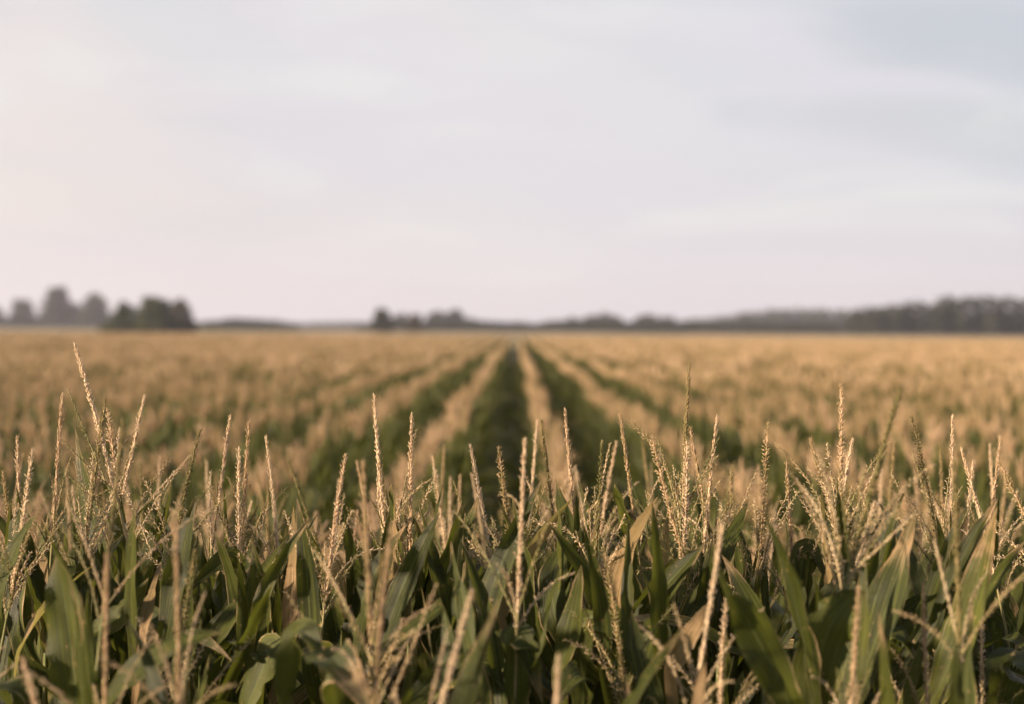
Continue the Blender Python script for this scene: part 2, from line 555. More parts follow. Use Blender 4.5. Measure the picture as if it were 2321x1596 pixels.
def hero_plant(x, y, scale, tv, lv, rz, label, lean=(0.0, 0.0), skip=()):
    root = plant_root(x, y, scale, label)
    link('stalk', STALK_MESH, root)
    for i, me in enumerate(HERO_L[lv]):
        if i in skip: continue
        l = link('leaf', me, root); l.rotation_euler.z = rz
    T = HERO_T[tv]
    t = link('tassel', T[0], root)
    t.location.z = STALK_TOP
    # lean: angle to the right and away, as seen along +Y
    t.rotation_euler = (Matrix.Rotation(lean[0], 3, 'Y') @ Matrix.Rotation(-lean[1], 3, 'X') @ Matrix.Rotation(rz * 1.7, 3, 'Z')).to_euler()
    link('spike', T[1], t)
    for b in T[2]: link('branch', b, t)
    return root, t


def mid_plant(x, y, scale, k, rz, label):
    root = plant_root(x, y, scale, label)
    for nm, me in zip(('stalk', 'leaves', 'tassel'), MID_M[k]):
        c = link(nm, me, root); c.rotation_euler.z = rz
        if nm == 'tassel': c.location.z = STALK_TOP; c.scale.z = .60
    return root


def ordinal(n):
    w_ = 'first second third fourth fifth sixth seventh eighth ninth tenth eleventh twelfth thirteenth fourteenth fifteenth sixteenth seventeenth eighteenth nineteenth twentieth'.split()
    if n <= 20: return w_[n - 1]
    tens = {2: 'twenty', 3: 'thirty', 4: 'forty', 5: 'fifty', 6: 'sixty'}
    if n % 10 == 0: return tens[n // 10][:-1] + 'ieth'
    return tens[n // 10] + '-' + w_[n % 10 - 1]


# ------------------------------------------------------------------ the tassels one can point at
# tip x, tip y, x and y lower down the spike, depth, tassel variant, words for the label
HERO = [
    (190, 770, 262, 1100, 3.15, 1, 'tallest tassel, long curved spike leaning left above all others'),
    (143, 890, 122, 1180, 3.10, 4, 'straight bare spike just left of the tallest tassel'),
    (50, 985, 48, 1190, 3.35, 6, 'slim upright olive spike close to the left edge'),
    (96, 1015, 46, 1260, 2.95, 2, 'pinkish full spike leaning right near the left edge'),
    (232, 902, 204, 1130, 3.05, 0, 'spike crossing behind the curved tallest tassel'),
    (291, 925, 284, 1100, 3.20, 3, 'knobbly upright spike right of the tallest tassel'),
    (333, 895, 288, 1080, 3.40, 6, 'thin wispy spike leaning right beside a knobbly one'),
    (272, 950, 240, 1290, 2.45, 4, 'soft blurred spike in front of the left tall cluster'),
    (390, 968, 384, 1220, 3.10, 7, 'paired blunt spike standing alone right of the left cluster'),
    (522, 940, 492, 1160, 3.30, 4, 'slender pink spike leaning right, left of two bristly ones'),
    (533, 1012, 540, 1240, 3.15, 2, 'short bristly spike left of a taller close neighbour'),
    (564, 955, 550, 1190, 3.25, 0, 'tall straight spike with a short bristly neighbour'),
    (632, 985, 637, 1290, 3.20, 1, 'upright olive spike standing clear, nothing leaning near it'),
    (661, 1040, 716, 1210, 3.60, 6, 'thin reddish spike leaning left'),
    (757, 1025, 737, 1310, 2.95, 5, 'full spike leaning slightly right above a folded dry leaf'),
    (825, 895, 868, 1190, 3.15, 1, 'long sharp spike leaning left, taller of a left-leaning pair'),
    (855, 985, 873, 1140, 3.25, 4, 'dark short spike, lower of a left-leaning pair'),
    (820, 1045, 838, 1400, 2.30, 4, 'thick blurred spike below the left-leaning pair'),
    (933, 935, 930, 1200, 3.15, 0, 'single straight spike with a fine pointed tip near a large leaf'),
    (1015, 1080, 1017, 1200, 4.60, 6, 'pale blurred stub of a spike behind the sharp ones'),
    (1043, 1075, 1040, 1200, 4.50, 4, 'pink blurred stub of a spike behind the sharp ones'),
    (1088, 1002, 1108, 1180, 3.25, 1, 'narrow spike leaning left beside a thicker blunt one'),
    (1112, 1008, 1148, 1210, 3.15, 8, 'thick blunt spike leaning left, its anthers showing'),
    (1190, 990, 1176, 1330, 2.55, 4, 'blurred tall spike before the dark middle furrow'),
    (1222, 950, 1250, 1150, 3.30, 6, 'slim pink spike leaning left, left of a darker one'),
    (1252, 930, 1297, 1170, 3.20, 1, 'dark olive spike leaning left above a broad pointed leaf'),
    (1230, 1065, 1196, 1190, 3.20, 8, 'short loose bristly spike leaning right over pale branches'),
    (1390, 1000, 1356, 1260, 3.05, 5, 'tight bundle of spikes leaning right beside a narrow leaf'),
    (1405, 935, 1437, 1170, 3.25, 4, 'bare reddish spike leaning left, right of a spike bundle'),
    (1430, 1000, 1510, 1190, 3.05, 3, 'loose nodding spike with separate pale spikelets'),
    (1563, 820, 1545, 1180, 3.15, 0, 'tallest spike right of the middle furrow, long and straight'),
    (1575, 965, 1602, 1150, 3.35, 6, 'dark thin spike close right of the tallest right one'),
    (1607, 1008, 1575, 1180, 3.05, 3, 'spike of loose pale spikelets leaning right'),
    (1626, 940, 1600, 1190, 3.20, 4, 'compact pink spike leaning right near the tallest right one'),
    (1670, 1060, 1664, 1190, 3.60, 6, 'thin short straight spike standing by itself'),
    (1746, 955, 1724, 1240, 3.10, 8, 'bristly spike with spiky anthers leaning right'),
    (1792, 1045, 1800, 1300, 3.15, 2, 'spike rising beside a blue-grey folded leaf'),
    (1841, 985, 1888, 1170, 3.20, 2, 'double spike leaning left beside a tall dark one'),
    (1926, 870, 1902, 1250, 3.10, 7, 'tall dark spike with a pale notch at its tip'),
    (1928, 990, 1895, 1190, 3.30, 6, 'pale thin spike hugging the tall dark one'),
    (2028, 875, 1950, 1180, 2.50, 5, 'big blurred spike leaning right with a bushy base'),
    (2083, 935, 2124, 1190, 3.20, 8, 'sharp pale spike leaning left, right of the bushy one'),
    (2186, 942, 2165, 1140, 3.40, 1, 'tall thin spike leaning right behind a blurred one'),
    (2160, 1040, 2172, 1400, 2.35, 4, 'thick blurred upright spike near the right edge'),
    (2209, 1010, 2240, 1190, 3.15, 1, 'brown spike leaning left near the right edge'),
    (2270, 988, 2250, 1150, 3.35, 4, 'thin pink spike near the right edge leaning right'),
    (2194, 1040, 2186, 1180, 3.50, 6, 'short spike beside a thick blurred upright one'),
    (2292, 1035, 2321, 1120, 3.10, 3, 'loose spike drooping into the right edge'),
    (2222, 1340, 2228, 1596, 2.75, 2, 'low pale fluffy spike in the right bottom corner'),
    (246, 1250, 240, 1560, 2.2, 4, 'blurred spike low on the left before a big leaf'),
    (408, 1170, 410, 1500, 2.15, 4, 'thick very blurred stem left of centre at the bottom'),
    (1085, 1345, 1010, 1580, 2.1, 1, 'very blurred spike leaning right at the bottom middle'),
    (1638, 1185, 1580, 1560, 2.35, 4, 'very blurred long spike crossing a big leaf'),
    (1410, 1240, 1420, 1540, 2.70, 3, 'low pair of pale fluffy spikes at the bottom'),
    (80, 1490, 100, 1596, 2.1, 7, 'blurred short spike tip at the lower left corner'),
    (850, 1180, 846, 1480, 2.25, 1, 'dim blurred spike in front of a dark leaf'),
    (1265, 1475, 1262, 1590, 2.1, 0, 'blurred short spike at the bottom among folded leaves'),
    (1960, 1330, 1935, 1560, 2.35, 5, 'blurred pinkish low spike before the broad right leaf'),
    (2045, 1560, 2040, 1640, 2.3, 2, 'spike tip just showing at the bottom right'),
]
NECK = []
for i, (tx, ty, bx, by, d, tv, words) in enumerate(HERO):
    tip = at(tx, ty, d)
    low = at(bx, by, d)
    lean = math.atan2(tip.x - low.x, tip.z - low.z)
    rg = np.random.default_rng(500 + i)
    tm = HERO_T[tv][1]
    s = tip.z / (STALK_TOP + (TAS_L + .004) * math.cos(lean))
    # (a slightly nodding axis moves its tip; the bend of each variant is small)
    nx = tip.x - s * TAS_L * math.sin(lean)
    neck = Vector((nx, d, s * STALK_TOP))
    root, tas = hero_plant(nx, d, s, tv, int(rg.integers(0, 7)), float(rg.uniform(0, 6.28)), 'corn plant: ' + words, (lean, float(rg.normal(0, .03))))
    NECK.append((neck, root, s))
    PLANTS.append((nx, d))

# leaves read off the photograph: foot, a point on the way, tip, half-turn of the blade, width, material
POSED = [
    ((1450, 1560), (1370, 1370), (1238, 1165), 3.0, .062, 0, .2), ((1350, 1360), (1300, 1230), (1262, 1092), 3.15, .070, 0, .5),
    ((1440, 1240), (1412, 1150), (1388, 1088), 3.2, .040, 0, .9), ((905, 1330), (898, 1180), (893, 1085), 3.2, .050, 1, .8),
    ((590, 1580), (545, 1350), (496, 1200), 3.0, .052, 1, .5), ((470, 1470), (540, 1370), (628, 1240), 2.95, .042, 0, .1),
    ((1540, 1440), (1640, 1270), (1712, 1145), 3.0, .050, 0, .2), ((1665, 1420), (1682, 1300), (1678, 1185), 3.25, .058, 0, -.3),
    ((175, 1600), (150, 1400), (122, 1262), 2.55, .088, 0, .2), ((1960, 1520), (2030, 1330), (2085, 1170), 2.6, .070, 1, .6),
    ((2130, 1560), (2190, 1370), (2243, 1140), 2.75, .068, 1, .6), ((1840, 1600), (1880, 1420), (1962, 1340), 2.5, .095, 0, .3),
    ((1100, 1600), (1060, 1420), (1015, 1245), 2.5, .060, 0, .5), ((960, 1420), (1010, 1280), (1050, 1135), 3.1, .060, 0, -.5),
    ((980, 1330), (1040, 1250), (1082, 1130), 3.2, .055, 1, .4), ((1430, 1420), (1500, 1330), (1590, 1220), 3.0, .058, 0, .1),
    ((1790, 1600), (1700, 1420), (1640, 1330), 2.35, .070, 0, .3), ((860, 1480), (880, 1370), (960, 1240), 3.1, .060, 0, .2),
    ((200, 1440), (290, 1380), (350, 1300), 2.95, .050, 0, .1), ((40, 1440), (20, 1280), (8, 1150), 3.0, .066, 0, .4),
    ((0, 1350), (40, 1240), (95, 1160), 2.9, .040, 0, .2), ((1130, 1500), (1080, 1380), (1020, 1300), 3.0, .05, 0, .3),
    ((935, 1380), (945, 1270), (940, 1165), 3.25, .055, 0, .2), ((320, 1480), (330, 1370), (340, 1290), 2.9, .030, 2, .4),
    ((1490, 1600), (1455, 1500), (1440, 1400), 2.6, .05, 0, .3), ((1265, 1420), (1255, 1330), (1290, 1230), 3.0, .075, 0, .2),
    ((700, 1420), (690, 1330), (655, 1190), 3.15, .040, 2, .4), ((100, 1420), (90, 1330), (78, 1270), 3.1, .060, 2, .2),
    ((1020, 1470), (960, 1560), (880, 1600), 2.6, .05, 0, .2), ((250, 1580), (380, 1470), (520, 1420), 2.4, .045, 0, .2),
    ((1180, 1310), (1130, 1260), (1190, 1290), 3.4, .040, 0, .2), ((1930, 1300), (1880, 1380), (1850, 1480), 3.05, .075, 0, .2),
    ((2290, 1420), (2230, 1340), (2170, 1250), 3.2, .06, 0, .3), ((2130, 1400), (2100, 1330), (2075, 1300), 3.0, .075, 0, .2),
    ((1520, 1520), (1560, 1440), (1610, 1350), 2.7, .042, 2, .2), ((540, 1330), (520, 1260), (430, 1345), 3.1, .05, 0, .2),
]
_rb = random.Random(77)
for q in range(84):
    bx_ = 2321 * (q + _rb.random()) / 84
    by_ = _rb.uniform(1400, 1560); ty_ = 1085 + 230 * _rb.random() ** 1.1; dx_ = _rb.gauss(0, 70)
    POSED.append(((bx_, by_), (bx_ + dx_ * .35 + _rb.gauss(0, 8), (by_ + ty_) / 2), (bx_ + dx_, ty_), _rb.uniform(2.75, 3.5), _rb.uniform(.030, .058),
                  _rb.choice([0, 0, 0, 0, 0, 1, 1, 1, 2]), _rb.uniform(-.9, 1.0)))
CURLED = [   # leaves folded over so that their upper side catches the sky: foot, crest, tip
    ((790, 1400), (748, 1262), (690, 1380), 3.05, .060, 2), ((1815, 1420), (1830, 1250), (1900, 1390), 3.1, .060, 0),
    ((1170, 1600), (1175, 1440), (1230, 1590), 2.55, .070, 0), ((1300, 1560), (1330, 1400), (1400, 1450), 2.9, .060, 0),
    ((1840, 1560), (1830, 1450), (1770, 1600), 2.8, .080, 0), ((640, 1580), (690, 1420), (760, 1540), 2.4, .050, 1),
    ((60, 1600), (20, 1560), (-60, 1600), 2.5, .07, 0), ((770, 1600), (760, 1480), (860, 1600), 2.3, .09, 1),
    ((360, 1560), (340, 1400), (440, 1470), 3.0, .065, 0), ((1320, 1600), (1310, 1520), (1240, 1590), 2.7, .065, 0),
    ((2260, 1600), (2290, 1490), (2360, 1560), 2.75, .09, 0), ((1440, 1600), (1480, 1430), (1530, 1560), 2.9, .07, 0),
    ((1990, 1560), (2010, 1430), (2070, 1500), 2.9, .08, 0), ((560, 1600), (600, 1480), (520, 1590), 2.8, .08, 0),
    ((1000, 1560), (1100, 1500), (1150, 1580), 2.9, .07, 0), ((140, 1450), (170, 1310), (215, 1420), 3.05, .075, 0),
]


def bez(p0, p1, p2, n):
    t = np.linspace(0, 1, n)[:, None]
    p0, p1, p2 = (np.array(p) for p in (p0, p1, p2))
    c = 2 * p1 - .5 * (p0 + p2)
    return (1 - t) ** 2 * p0 + 2 * t * (1 - t) * c + t * t * p2


def posed_leaf(i, pts, d, wd, mi, turn, curled=False):
    a, b, c = (at(*p, d) for p in pts)
    rg = np.random.default_rng(900 + i)
    back = .10 * rg.uniform(-1, 1)
    b.y += back * .4; c.y += back
    # the nearest stalk carries it
    k = min(range(len(NECK)), key=lambda q: abs(NECK[q][0].x - a.x) + 1.2 * abs(NECK[q][0].y - d) + (0 if NECK[q][0].z > a.z + .02 else 9))
    nk, root, s = NECK[k]
    dist = math.hypot(nk.x - a.x, nk.y - a.y)
    foot = Vector((nk.x, nk.y, min(a.z - .06 - 1.1 * dist, nk.z - .12)))
    P = bez(a, b, c, 22)
    # lead in from the stalk to the foot
    t = np.linspace(0, 1, 6)[:-1, None]
    f0, f1 = np.array(foot), np.array(a)
    dirn = nrm(P[1] - P[0]) * np.linalg.norm(f1 - f0) * .8
    up_ = np.array([0, 0, 1.0]) * np.linalg.norm(f1 - f0)
    H = (2 * t**3 - 3 * t**2 + 1) * f0 + (t**3 - 2 * t**2 + t) * up_ + (-2 * t**3 + 3 * t**2) * f1 + (t**3 - t**2) * dirn
    P = np.vstack([H, P])
    n = len(P)
    T = nrm(np.gradient(P, axis=0))
    mb = MB()
    # blade faces the viewer side, turned by `turn` about its own length
    view = np.array([0.0, -1.0, 0.25]) if not curled else np.array([0.25 * (1 if c.x > a.x else -1), -.6, .8])
    S = nrm(np.cross(T, view))
    N = nrm(np.cross(S, T))
    N = N * np.sign(np.sum(N * view, axis=1, keepdims=True))
    tw = turn * np.linspace(.6, 1.4, n) + rg.normal(0, .15)
    S, N = S * np.cos(tw)[:, None] + N * np.sin(tw)[:, None], N * np.cos(tw)[:, None] - S * np.sin(tw)[:, None]
    tt = np.linspace(0, 1, n)
    prof = [(0, .3), (.15, .6), (.35, .95), (.5, 1.), (.68, .85), (.85, .48), (.95, .18), (1, .01)]
    w_ = wd * 1.02 * np.interp(tt, *zip(*prof))
    u = np.linspace(-1, 1, 7)
    ph = rg.uniform(0, 6.28)
    off = (.12 * w_)[:, None] * np.sin(15 * tt + ph)[:, None] * (u ** 2)[None] * np.sign(u)[None]
    fold = .28
    X_ = w_[:, None] * .5 * u[None]
    X_[:, 0] *= 1 - np.abs(rg.normal(0, .05, n)) - (rg.random(n) < .06) * .22
    X_[:, -1] *= 1 - np.abs(rg.normal(0, .05, n)) - (rg.random(n) < .06) * .22
    V = P[:, None] + S[:, None] * (X_ * math.cos(fold))[..., None] + N[:, None] * (np.abs(X_) * math.sin(fold) + off)[..., None]
    V = (V - np.array([root.location.x, root.location.y, 0])) / s
    m = 7
    ii = np.arange(n - 1)[:, None] * m
    j = np.arange(6)[None]
    F = np.stack([ii + j, ii + j + 1, ii + m + j + 1, ii + m + j], -1).reshape(-1, 4)
    UV = np.stack(np.broadcast_arrays((u[None] + 1) / 2, tt[:, None]), -1)
    mb.add(V.reshape(-1, 3), F, UV, mi=mi)
    o = link('leaf', mb.mesh('leaf', PLANT_MATS), root)
    if mi == 2: o['label'] = 'withered tan leaf bent over'


# ------------------------------------------------------------------ all the other plants
HALF = 0.5 * 36 / 50
def in_frame(x, y, m=1.0):
    return y > .5 and abs(x) < HALF * y * m + .12


def wander(x, y):
    """the crop stands a little taller and shorter from place to place"""
    return 1 + .008 * math.sin(x * .9 + 1.3 * math.sin(y * .23)) + .014 * math.sin(y * .47 + x * .31 + 2) + .012 * math.sin(x * .17 - y * .11)


cand = []                                          # x, y, row words
rr = random.Random(5)
HEAD = [2.55, 3.2, 3.95, 4.65, 5.35]
HEAD_W = ['the cross row nearest the viewer', 'the sharp cross row', 'the cross row behind the sharp one', 'the softly blurred fourth cross row',
          'the last cross row before the lengthwise rows']
for ri, yr in enumerate(HEAD):
    sp = [.34, .19, .17, .17, .17][ri]
    x = -(HALF * yr + 2.2)
    while x < HALF * yr + 2.2:
        x += sp * rr.uniform(.8, 1.2)
        y = yr + rr.gauss(0, .05)
        if any((x - a) ** 2 + (y - b) ** 2 < .010 for a, b in PLANTS): continue
        cand.append((x, y, ('head', ri)))
ROWX = lambda k: .25 + .84 * k
for k in range(-30, 31):
    y = 6.2 + rr.uniform(0, .15)
    while y < 24:
        if abs(ROWX(k)) < HALF * y + 3.0:
            gap = rr.random() < .03
            if not gap:
                cand.append((ROWX(k) + rr.gauss(0, .032) + .03 * math.sin(y * .8 + k * 2.1), y, ('row', k)))
        y += .165 * rr.uniform(.75, 1.3)

seen = sorted([c for c in cand if in_frame(c[0], c[1])], key=lambda c: c[1])
n_ind = 300 - len(HERO)
IND, REST = seen[:n_ind], seen[n_ind:] + [c for c in cand if not in_frame(c[0], c[1])]
cnt = {}
def side_words(k):
    if k == 0: return 'the lengthwise row just right of the dark middle furrow'
    if k == -1: return 'the lengthwise row just left of the dark middle furrow'
    return ('the %s lengthwise row %s of the dark middle furrow' % (ordinal(k + 1), 'right')) if k > 0 else ('the %s lengthwise row %s of the dark middle furrow' % (ordinal(-k), 'left'))
for c in sorted(IND, key=lambda c: (c[2], c[0] if c[2][0] == 'head' else c[1])):
    x, y, (typ, k) = c
    n = cnt[(typ, k)] = cnt.get((typ, k), 0) + 1
    if typ == 'head':
        lab = 'corn plant, %s from the left in %s' % (ordinal(n), HEAD_W[k])
    else:
        lab = 'blurred corn plant, %s plant back in %s' % (ordinal(n), side_words(k).replace('dark middle furrow', 'middle furrow'))
    sc_ = rr.gauss(.925, .024) * wander(x, y)
    if typ == 'head':
        sc_ = rr.gauss([.955, .985, .985, .965, .940][k], .03)
    if y < 4.9:
        rt, _t = hero_plant(x, y, sc_, rr.randrange(9), rr.randrange(7), rr.uniform(0, 6.28), lab, (rr.gauss(0, .13), rr.gauss(0, .10)),
                             (0, 1) if (typ == 'head' and k in (1, 2, 3) and rr.random() < .65) else ())
        NECK.append((Vector((x, y, sc_ * STALK_TOP)), rt, sc_))
    else:
        mid_plant(x, y, sc_, rr.randrange(9), math.pi * rr.randrange(2) + rr.gauss(0, .35) + (1.57 if typ == 'head' else 0), lab)


for i, (a, b, c, d, wd, mi, turn) in enumerate(POSED):
    posed_leaf(i, (a, b, c), d, wd, mi, turn)
for i, (a, b, c, d, wd, mi) in enumerate(CURLED):
    posed_leaf(100 + i, (a, b, c), d, wd, mi, 0.0, True)

# ------------------------------------------------------------------ the rest of the field: one mass of instanced plants
def seg_proto(seed, far):
    """1.6 m of a row of corn, thinner in detail"""
    rg = np.random.default_rng(seed)
    mb = MB()
    ys = np.arange(0, 1.6, .165)
    for y in ys:
        s = rg.normal(.955, .022)
        rz = rg.normal(0, .3)
        M = Matrix.Translation((rg.normal(0, .038), y - .8 + rg.normal(0, .02), 0)) @ Matrix.Rotation(rz, 4, 'Z') @ Matrix.Scale(float(s), 4)
        p = MB()
        for i, sp in enumerate(leaf_specs(rg, True)):
            if far and i > 4: continue
            if i > 6: continue
            build_leaf(p, sp, rg, 4 if far else 6, 2)
        A = tassel_axis(rg.uniform(0, .15), rg.uniform(0, 6.28), 5)
        tube(p, [(0, 0, 1.0 if far else 0), (0, 0, STALK_TOP)], [.009, .004], 3, mi=5)
        A = A * np.array([1, 1, .62]) + np.array([0, 0, STALK_TOP])
        tube(p, A[1:], [.003, .010, .0095, .003], 4, mi=3)
        for b in range(int(rg.integers(9, 13))):
            a0 = R(rg.uniform(8, 26))
            B = arc(A[1] + (A[2] - A[1]) * rg.uniform(0, .9), rg.uniform(0, 6.28), a0, a0 + R(rg.uniform(0, 35)), rg.uniform(.09, .14), 3)
            tube(p, B, [.0045, .0075, .0065, .002], 3, mi=3)
        mb.merge(p, M)
    return mb


protos = []
for k, (a, b, c) in enumerate(MID):
    m = MB(); m.merge(a); m.merge(b); m.merge(c, Matrix.Translation((0, 0, STALK_TOP)) @ Matrix.Diagonal((1, 1, .60, 1)))
    protos.append(m)
NMID = len(protos)
for k in range(6): protos.append(seg_proto(700 + k, False))
NSEG = 6
for k in range(6): protos.append(seg_proto(800 + k, True))
proto_obs = [bpy.data.objects.new('corn_crop_source', m.mesh('corn_crop_source', FIELD_MATS)) for m in protos]

pts, rot, scl, idx = [], [], [], []
for x, y, _ in REST:
    pts.append((x, y, 0)); rot.append(math.pi * rr.randrange(2) + rr.gauss(0, .35)); scl.append(rr.gauss(.925, .024) * wander(x, y)); idx.append(rr.randrange(NMID))
FIELD_END = 215.0
for k in range(-130, 131):
    y = 24.0 + .8
    while y < FIELD_END:
        if abs(ROWX(k)) < HALF * y * 1.05 + 4.0:
            pts.append((ROWX(k) + .04 * math.sin(y * .31 + k), y, 0)); rot.append(math.pi * rr.randrange(2)); scl.append(rr.gauss(.965, .01) * wander(ROWX(k), y))
            idx.append(NMID + (rr.randrange(NSEG) if y < 70 else NSEG + rr.randrange(6)))
        y += 1.6
me = bpy.data.meshes.new('corn_crop')
me.from_pydata(pts, [], [])
for nm, typ, vals in (('rz', 'FLOAT', rot), ('sc', 'FLOAT', scl), ('variant', 'INT', idx)):
    at_ = me.attributes.new(nm, typ, 'POINT')
    at_.data.foreach_set('value', vals)
crop = link('corn_crop', me)
tag(crop, 'dense rows of tasselled corn filling the field to its far edge', 'corn crop', None, 'stuff')
ng = bpy.data.node_groups.new('corn_rows', 'GeometryNodeTree')
ng.interface.new_socket('Geometry', in_out='INPUT', socket_type='NodeSocketGeometry')
ng.interface.new_socket('Geometry', in_out='OUTPUT', socket_type='NodeSocketGeometry')
g = NT(ng)
gi = g.n('NodeGroupInput'); go = g.n('NodeGroupOutput')
join = g.n('GeometryNodeJoinGeometry')
for o in reversed(proto_obs):
    oi = g.n('GeometryNodeObjectInfo', dict(transform_space='ORIGINAL'))
    oi.inputs['Object'].default_value = o
    oi.inputs['As Instance'].default_value = True
    ng.links.new(oi.outputs['Geometry'], join.inputs[0])
def named(nm, typ):
    nd = g.n('GeometryNodeInputNamedAttribute', dict(data_type=typ)); nd.inputs['Name'].default_value = nm
    return [s for s in nd.outputs if s.enabled and s.name == 'Attribute'][0]
iop = g.n('GeometryNodeInstanceOnPoints')
ng.links.new(gi.outputs[0], iop.inputs['Points'])
ng.links.new(join.outputs[0], iop.inputs['Instance'])
iop.inputs['Pick Instance'].default_value = True
ng.links.new(named('variant', 'INT'), iop.inputs['Instance Index'])
cb = g.n('ShaderNodeCombineXYZ'); ng.links.new(named('rz', 'FLOAT'), cb.inputs[2])
ng.links.new(cb.outputs[0], iop.inputs['Rotation'])
cs = g.n('ShaderNodeCombineXYZ')
sca = named('sc', 'FLOAT')
for q in range(3): ng.links.new(sca, cs.inputs[q])
ng.links.new(cs.outputs[0], iop.inputs['Scale'])
ng.links.new(iop.outputs[0], go.inputs[0])
md = crop.modifiers.new('rows', 'NODES'); md.node_group = ng


# ------------------------------------------------------------------ ground
M_SOIL = simple_mat('field_soil', [(0.2, (0.035, 0.028, 0.020)), (0.5, (0.060, 0.048, 0.032)), (0.8, (0.10, 0.08, 0.052))], 5.0, rough=.95, rndw=0, bump=.6)
M_STUBBLE = simple_mat('stubble', [(0.3, (0.13, 0.12, 0.05)), (0.5, (0.24, 0.19, 0.10)), (0.7, (0.34, 0.26, 0.16))], 0.03, rough=.95, rndw=0)


def ground_z(y):
    return np.interp(y, [-2000, 250, 330, 430, 600, 3000], [0, 0, .8, 1.9, 2.4, 2.7])


ys = np.array([-60, 0, 40, 120, 219, 250, 270, 290, 310, 330, 350, 380, 405, 430, 500, 600, 900, 1400, 2200.])
xs = np.linspace(-1300, 1300, 27)
GX, GY = np.meshgrid(xs, ys)
V = np.stack([GX, GY, ground_z(GY)], -1).reshape(-1, 3)
nx_ = len(xs)
F = np.array([[r * nx_ + c, r * nx_ + c + 1, (r + 1) * nx_ + c + 1, (r + 1) * nx_ + c] for r in range(len(ys) - 1) for c in range(nx_ - 1)])
gb = MB()
near = (V[F[:, 2], 1] < 220)
gb.add(V, F[near], mi=0)
gb.f.append((F[~near], 1))
gr = link('ground', gb.mesh('ground', [M_SOIL, M_STUBBLE]))
tag(gr, 'brown soil of the cornfield running out to pale stubble', None, None, 'structure')


# ------------------------------------------------------------------ trees
def crown_mat(name, a, b, c):
    return simple_mat(name, [(0.25, a), (0.5, b), (0.75, c)], 0.6, rough=.7, trans=.2, tcol=(0.10, 0.13, 0.02), rndw=.15, spec=.3)
M_CROWN = crown_mat('tree_foliage', (0.012, 0.016, 0.010), (0.022, 0.028, 0.014), (0.045, 0.048, 0.020))
M_CROWN2 = crown_mat('tree_foliage_autumn', (0.030, 0.024, 0.012), (0.055, 0.042, 0.018), (0.10, 0.07, 0.03))
M_CROWN3 = crown_mat('tree_foliage_green', (0.014, 0.020, 0.007), (0.036, 0.048, 0.012), (0.095, 0.105, 0.026))
M_BARK = simple_mat('tree_bark', [(0.2, (0.05, 0.04, 0.03)), (0.8, (0.11, 0.09, 0.07))], 3.0, rough=.9)


def foliage(mb, lobes, rng, per, size, mi=0):
    """leaf clumps scattered through and mostly near the skin of ellipsoid lobes"""
    for (cx, cy, cz, rx, ry, rz) in lobes:
        n = int(per * .26 * (rx * ry * rz) ** (2 / 3) / size ** 2)
        D = nrm(rng.normal(0, 1, (n, 3)))
        r = rng.uniform(.25, 1.0, n) ** .45 * (1 + .12 * rng.normal(0, 1, n))
        C = np.array([cx, cy, cz]) + D * r[:, None] * np.array([rx, ry, rz])
        A = nrm(rng.normal(0, 1, (n, 3)))
        B = nrm(np.cross(A, rng.normal(0, 1, (n, 3))))
        s = size * rng.uniform(.5, 1.3, n)[:, None]
        N_ = np.cross(A, B) * .25
        V = np.stack([C - A * s - B * s * .35, C + B * s * .8 + N_ * s, C + A * s - B * s * .3, C - B * s * .9 - N_ * s], 1)
        mb.add(V.reshape(-1, 3), np.arange(4 * n).reshape(-1, 4), mi=mi)


def tree_lobes(h, wd, rng, low=.12, k=9):
    L = [(0, 0, h * .55, wd * .40, wd * .38, h * .41), (0, 0, h * .26, wd * .50, wd * .45, h * .25)]
    for i in range(5):
        a = rng.uniform(0, 6.28)
        L.append((math.cos(a) * wd * .34, math.sin(a) * wd * .3, h * rng.uniform(.10, .28), wd * .24, wd * .24, h * .2))
    for i in range(k):
        a = rng.uniform(0, 6.28); z = rng.uniform(low + .15, .90) * h; q = rng.uniform(.15, .38) * wd * (1.25 - .8 * z / h)
        rr_ = wd * rng.uniform(.13, .24) * (1.15 - .45 * z / h)
        L.append((math.cos(a) * q, math.sin(a) * q, z, rr_, rr_, rr_ * rng.uniform(.8, 1.3)))
    return L


def tree(px, py_top, d, wpx, label, group, seed, mat=M_CROWN, kind='tree', k=9):
    rng = np.random.default_rng(seed)
    top = at(px, py_top, d)
    z0 = float(ground_z(d))
    h = (top.z - z0) * 1.06
    wd = wpx / FPX * d
    root = link(kind, None)
    root.location = (top.x, d, z0)
    tag(root, label, 'tree' if 'tree' in kind else 'bush', group)
    tb = MB()
    tube(tb, [(0, 0, -.2), (.05, 0, h * .2), (.1, .05, h * .45), (.1, .1, h * .8)], [h * .028, h * .02, h * .014, h * .004], 7)
    for i in range(6):
        a = i * 1.1 + rng.uniform(0, .6); z = h * rng.uniform(.22, .55)
        tube(tb, [(.07, .03, z), (math.cos(a) * wd * .15, math.sin(a) * wd * .15, z + h * .12), (math.cos(a) * wd * .3, math.sin(a) * wd * .3, z + h * .22)],
             [h * .009, h * .006, h * .002], 5)
    link('trunk', tb.mesh('trunk', [M_BARK]), root)
    cb_ = MB()
    foliage(cb_, tree_lobes(h, wd, rng, k=k), rng, 42, max(.35, h * .045))
    link('crown', cb_.mesh('crown', [mat], False), root)
    return root


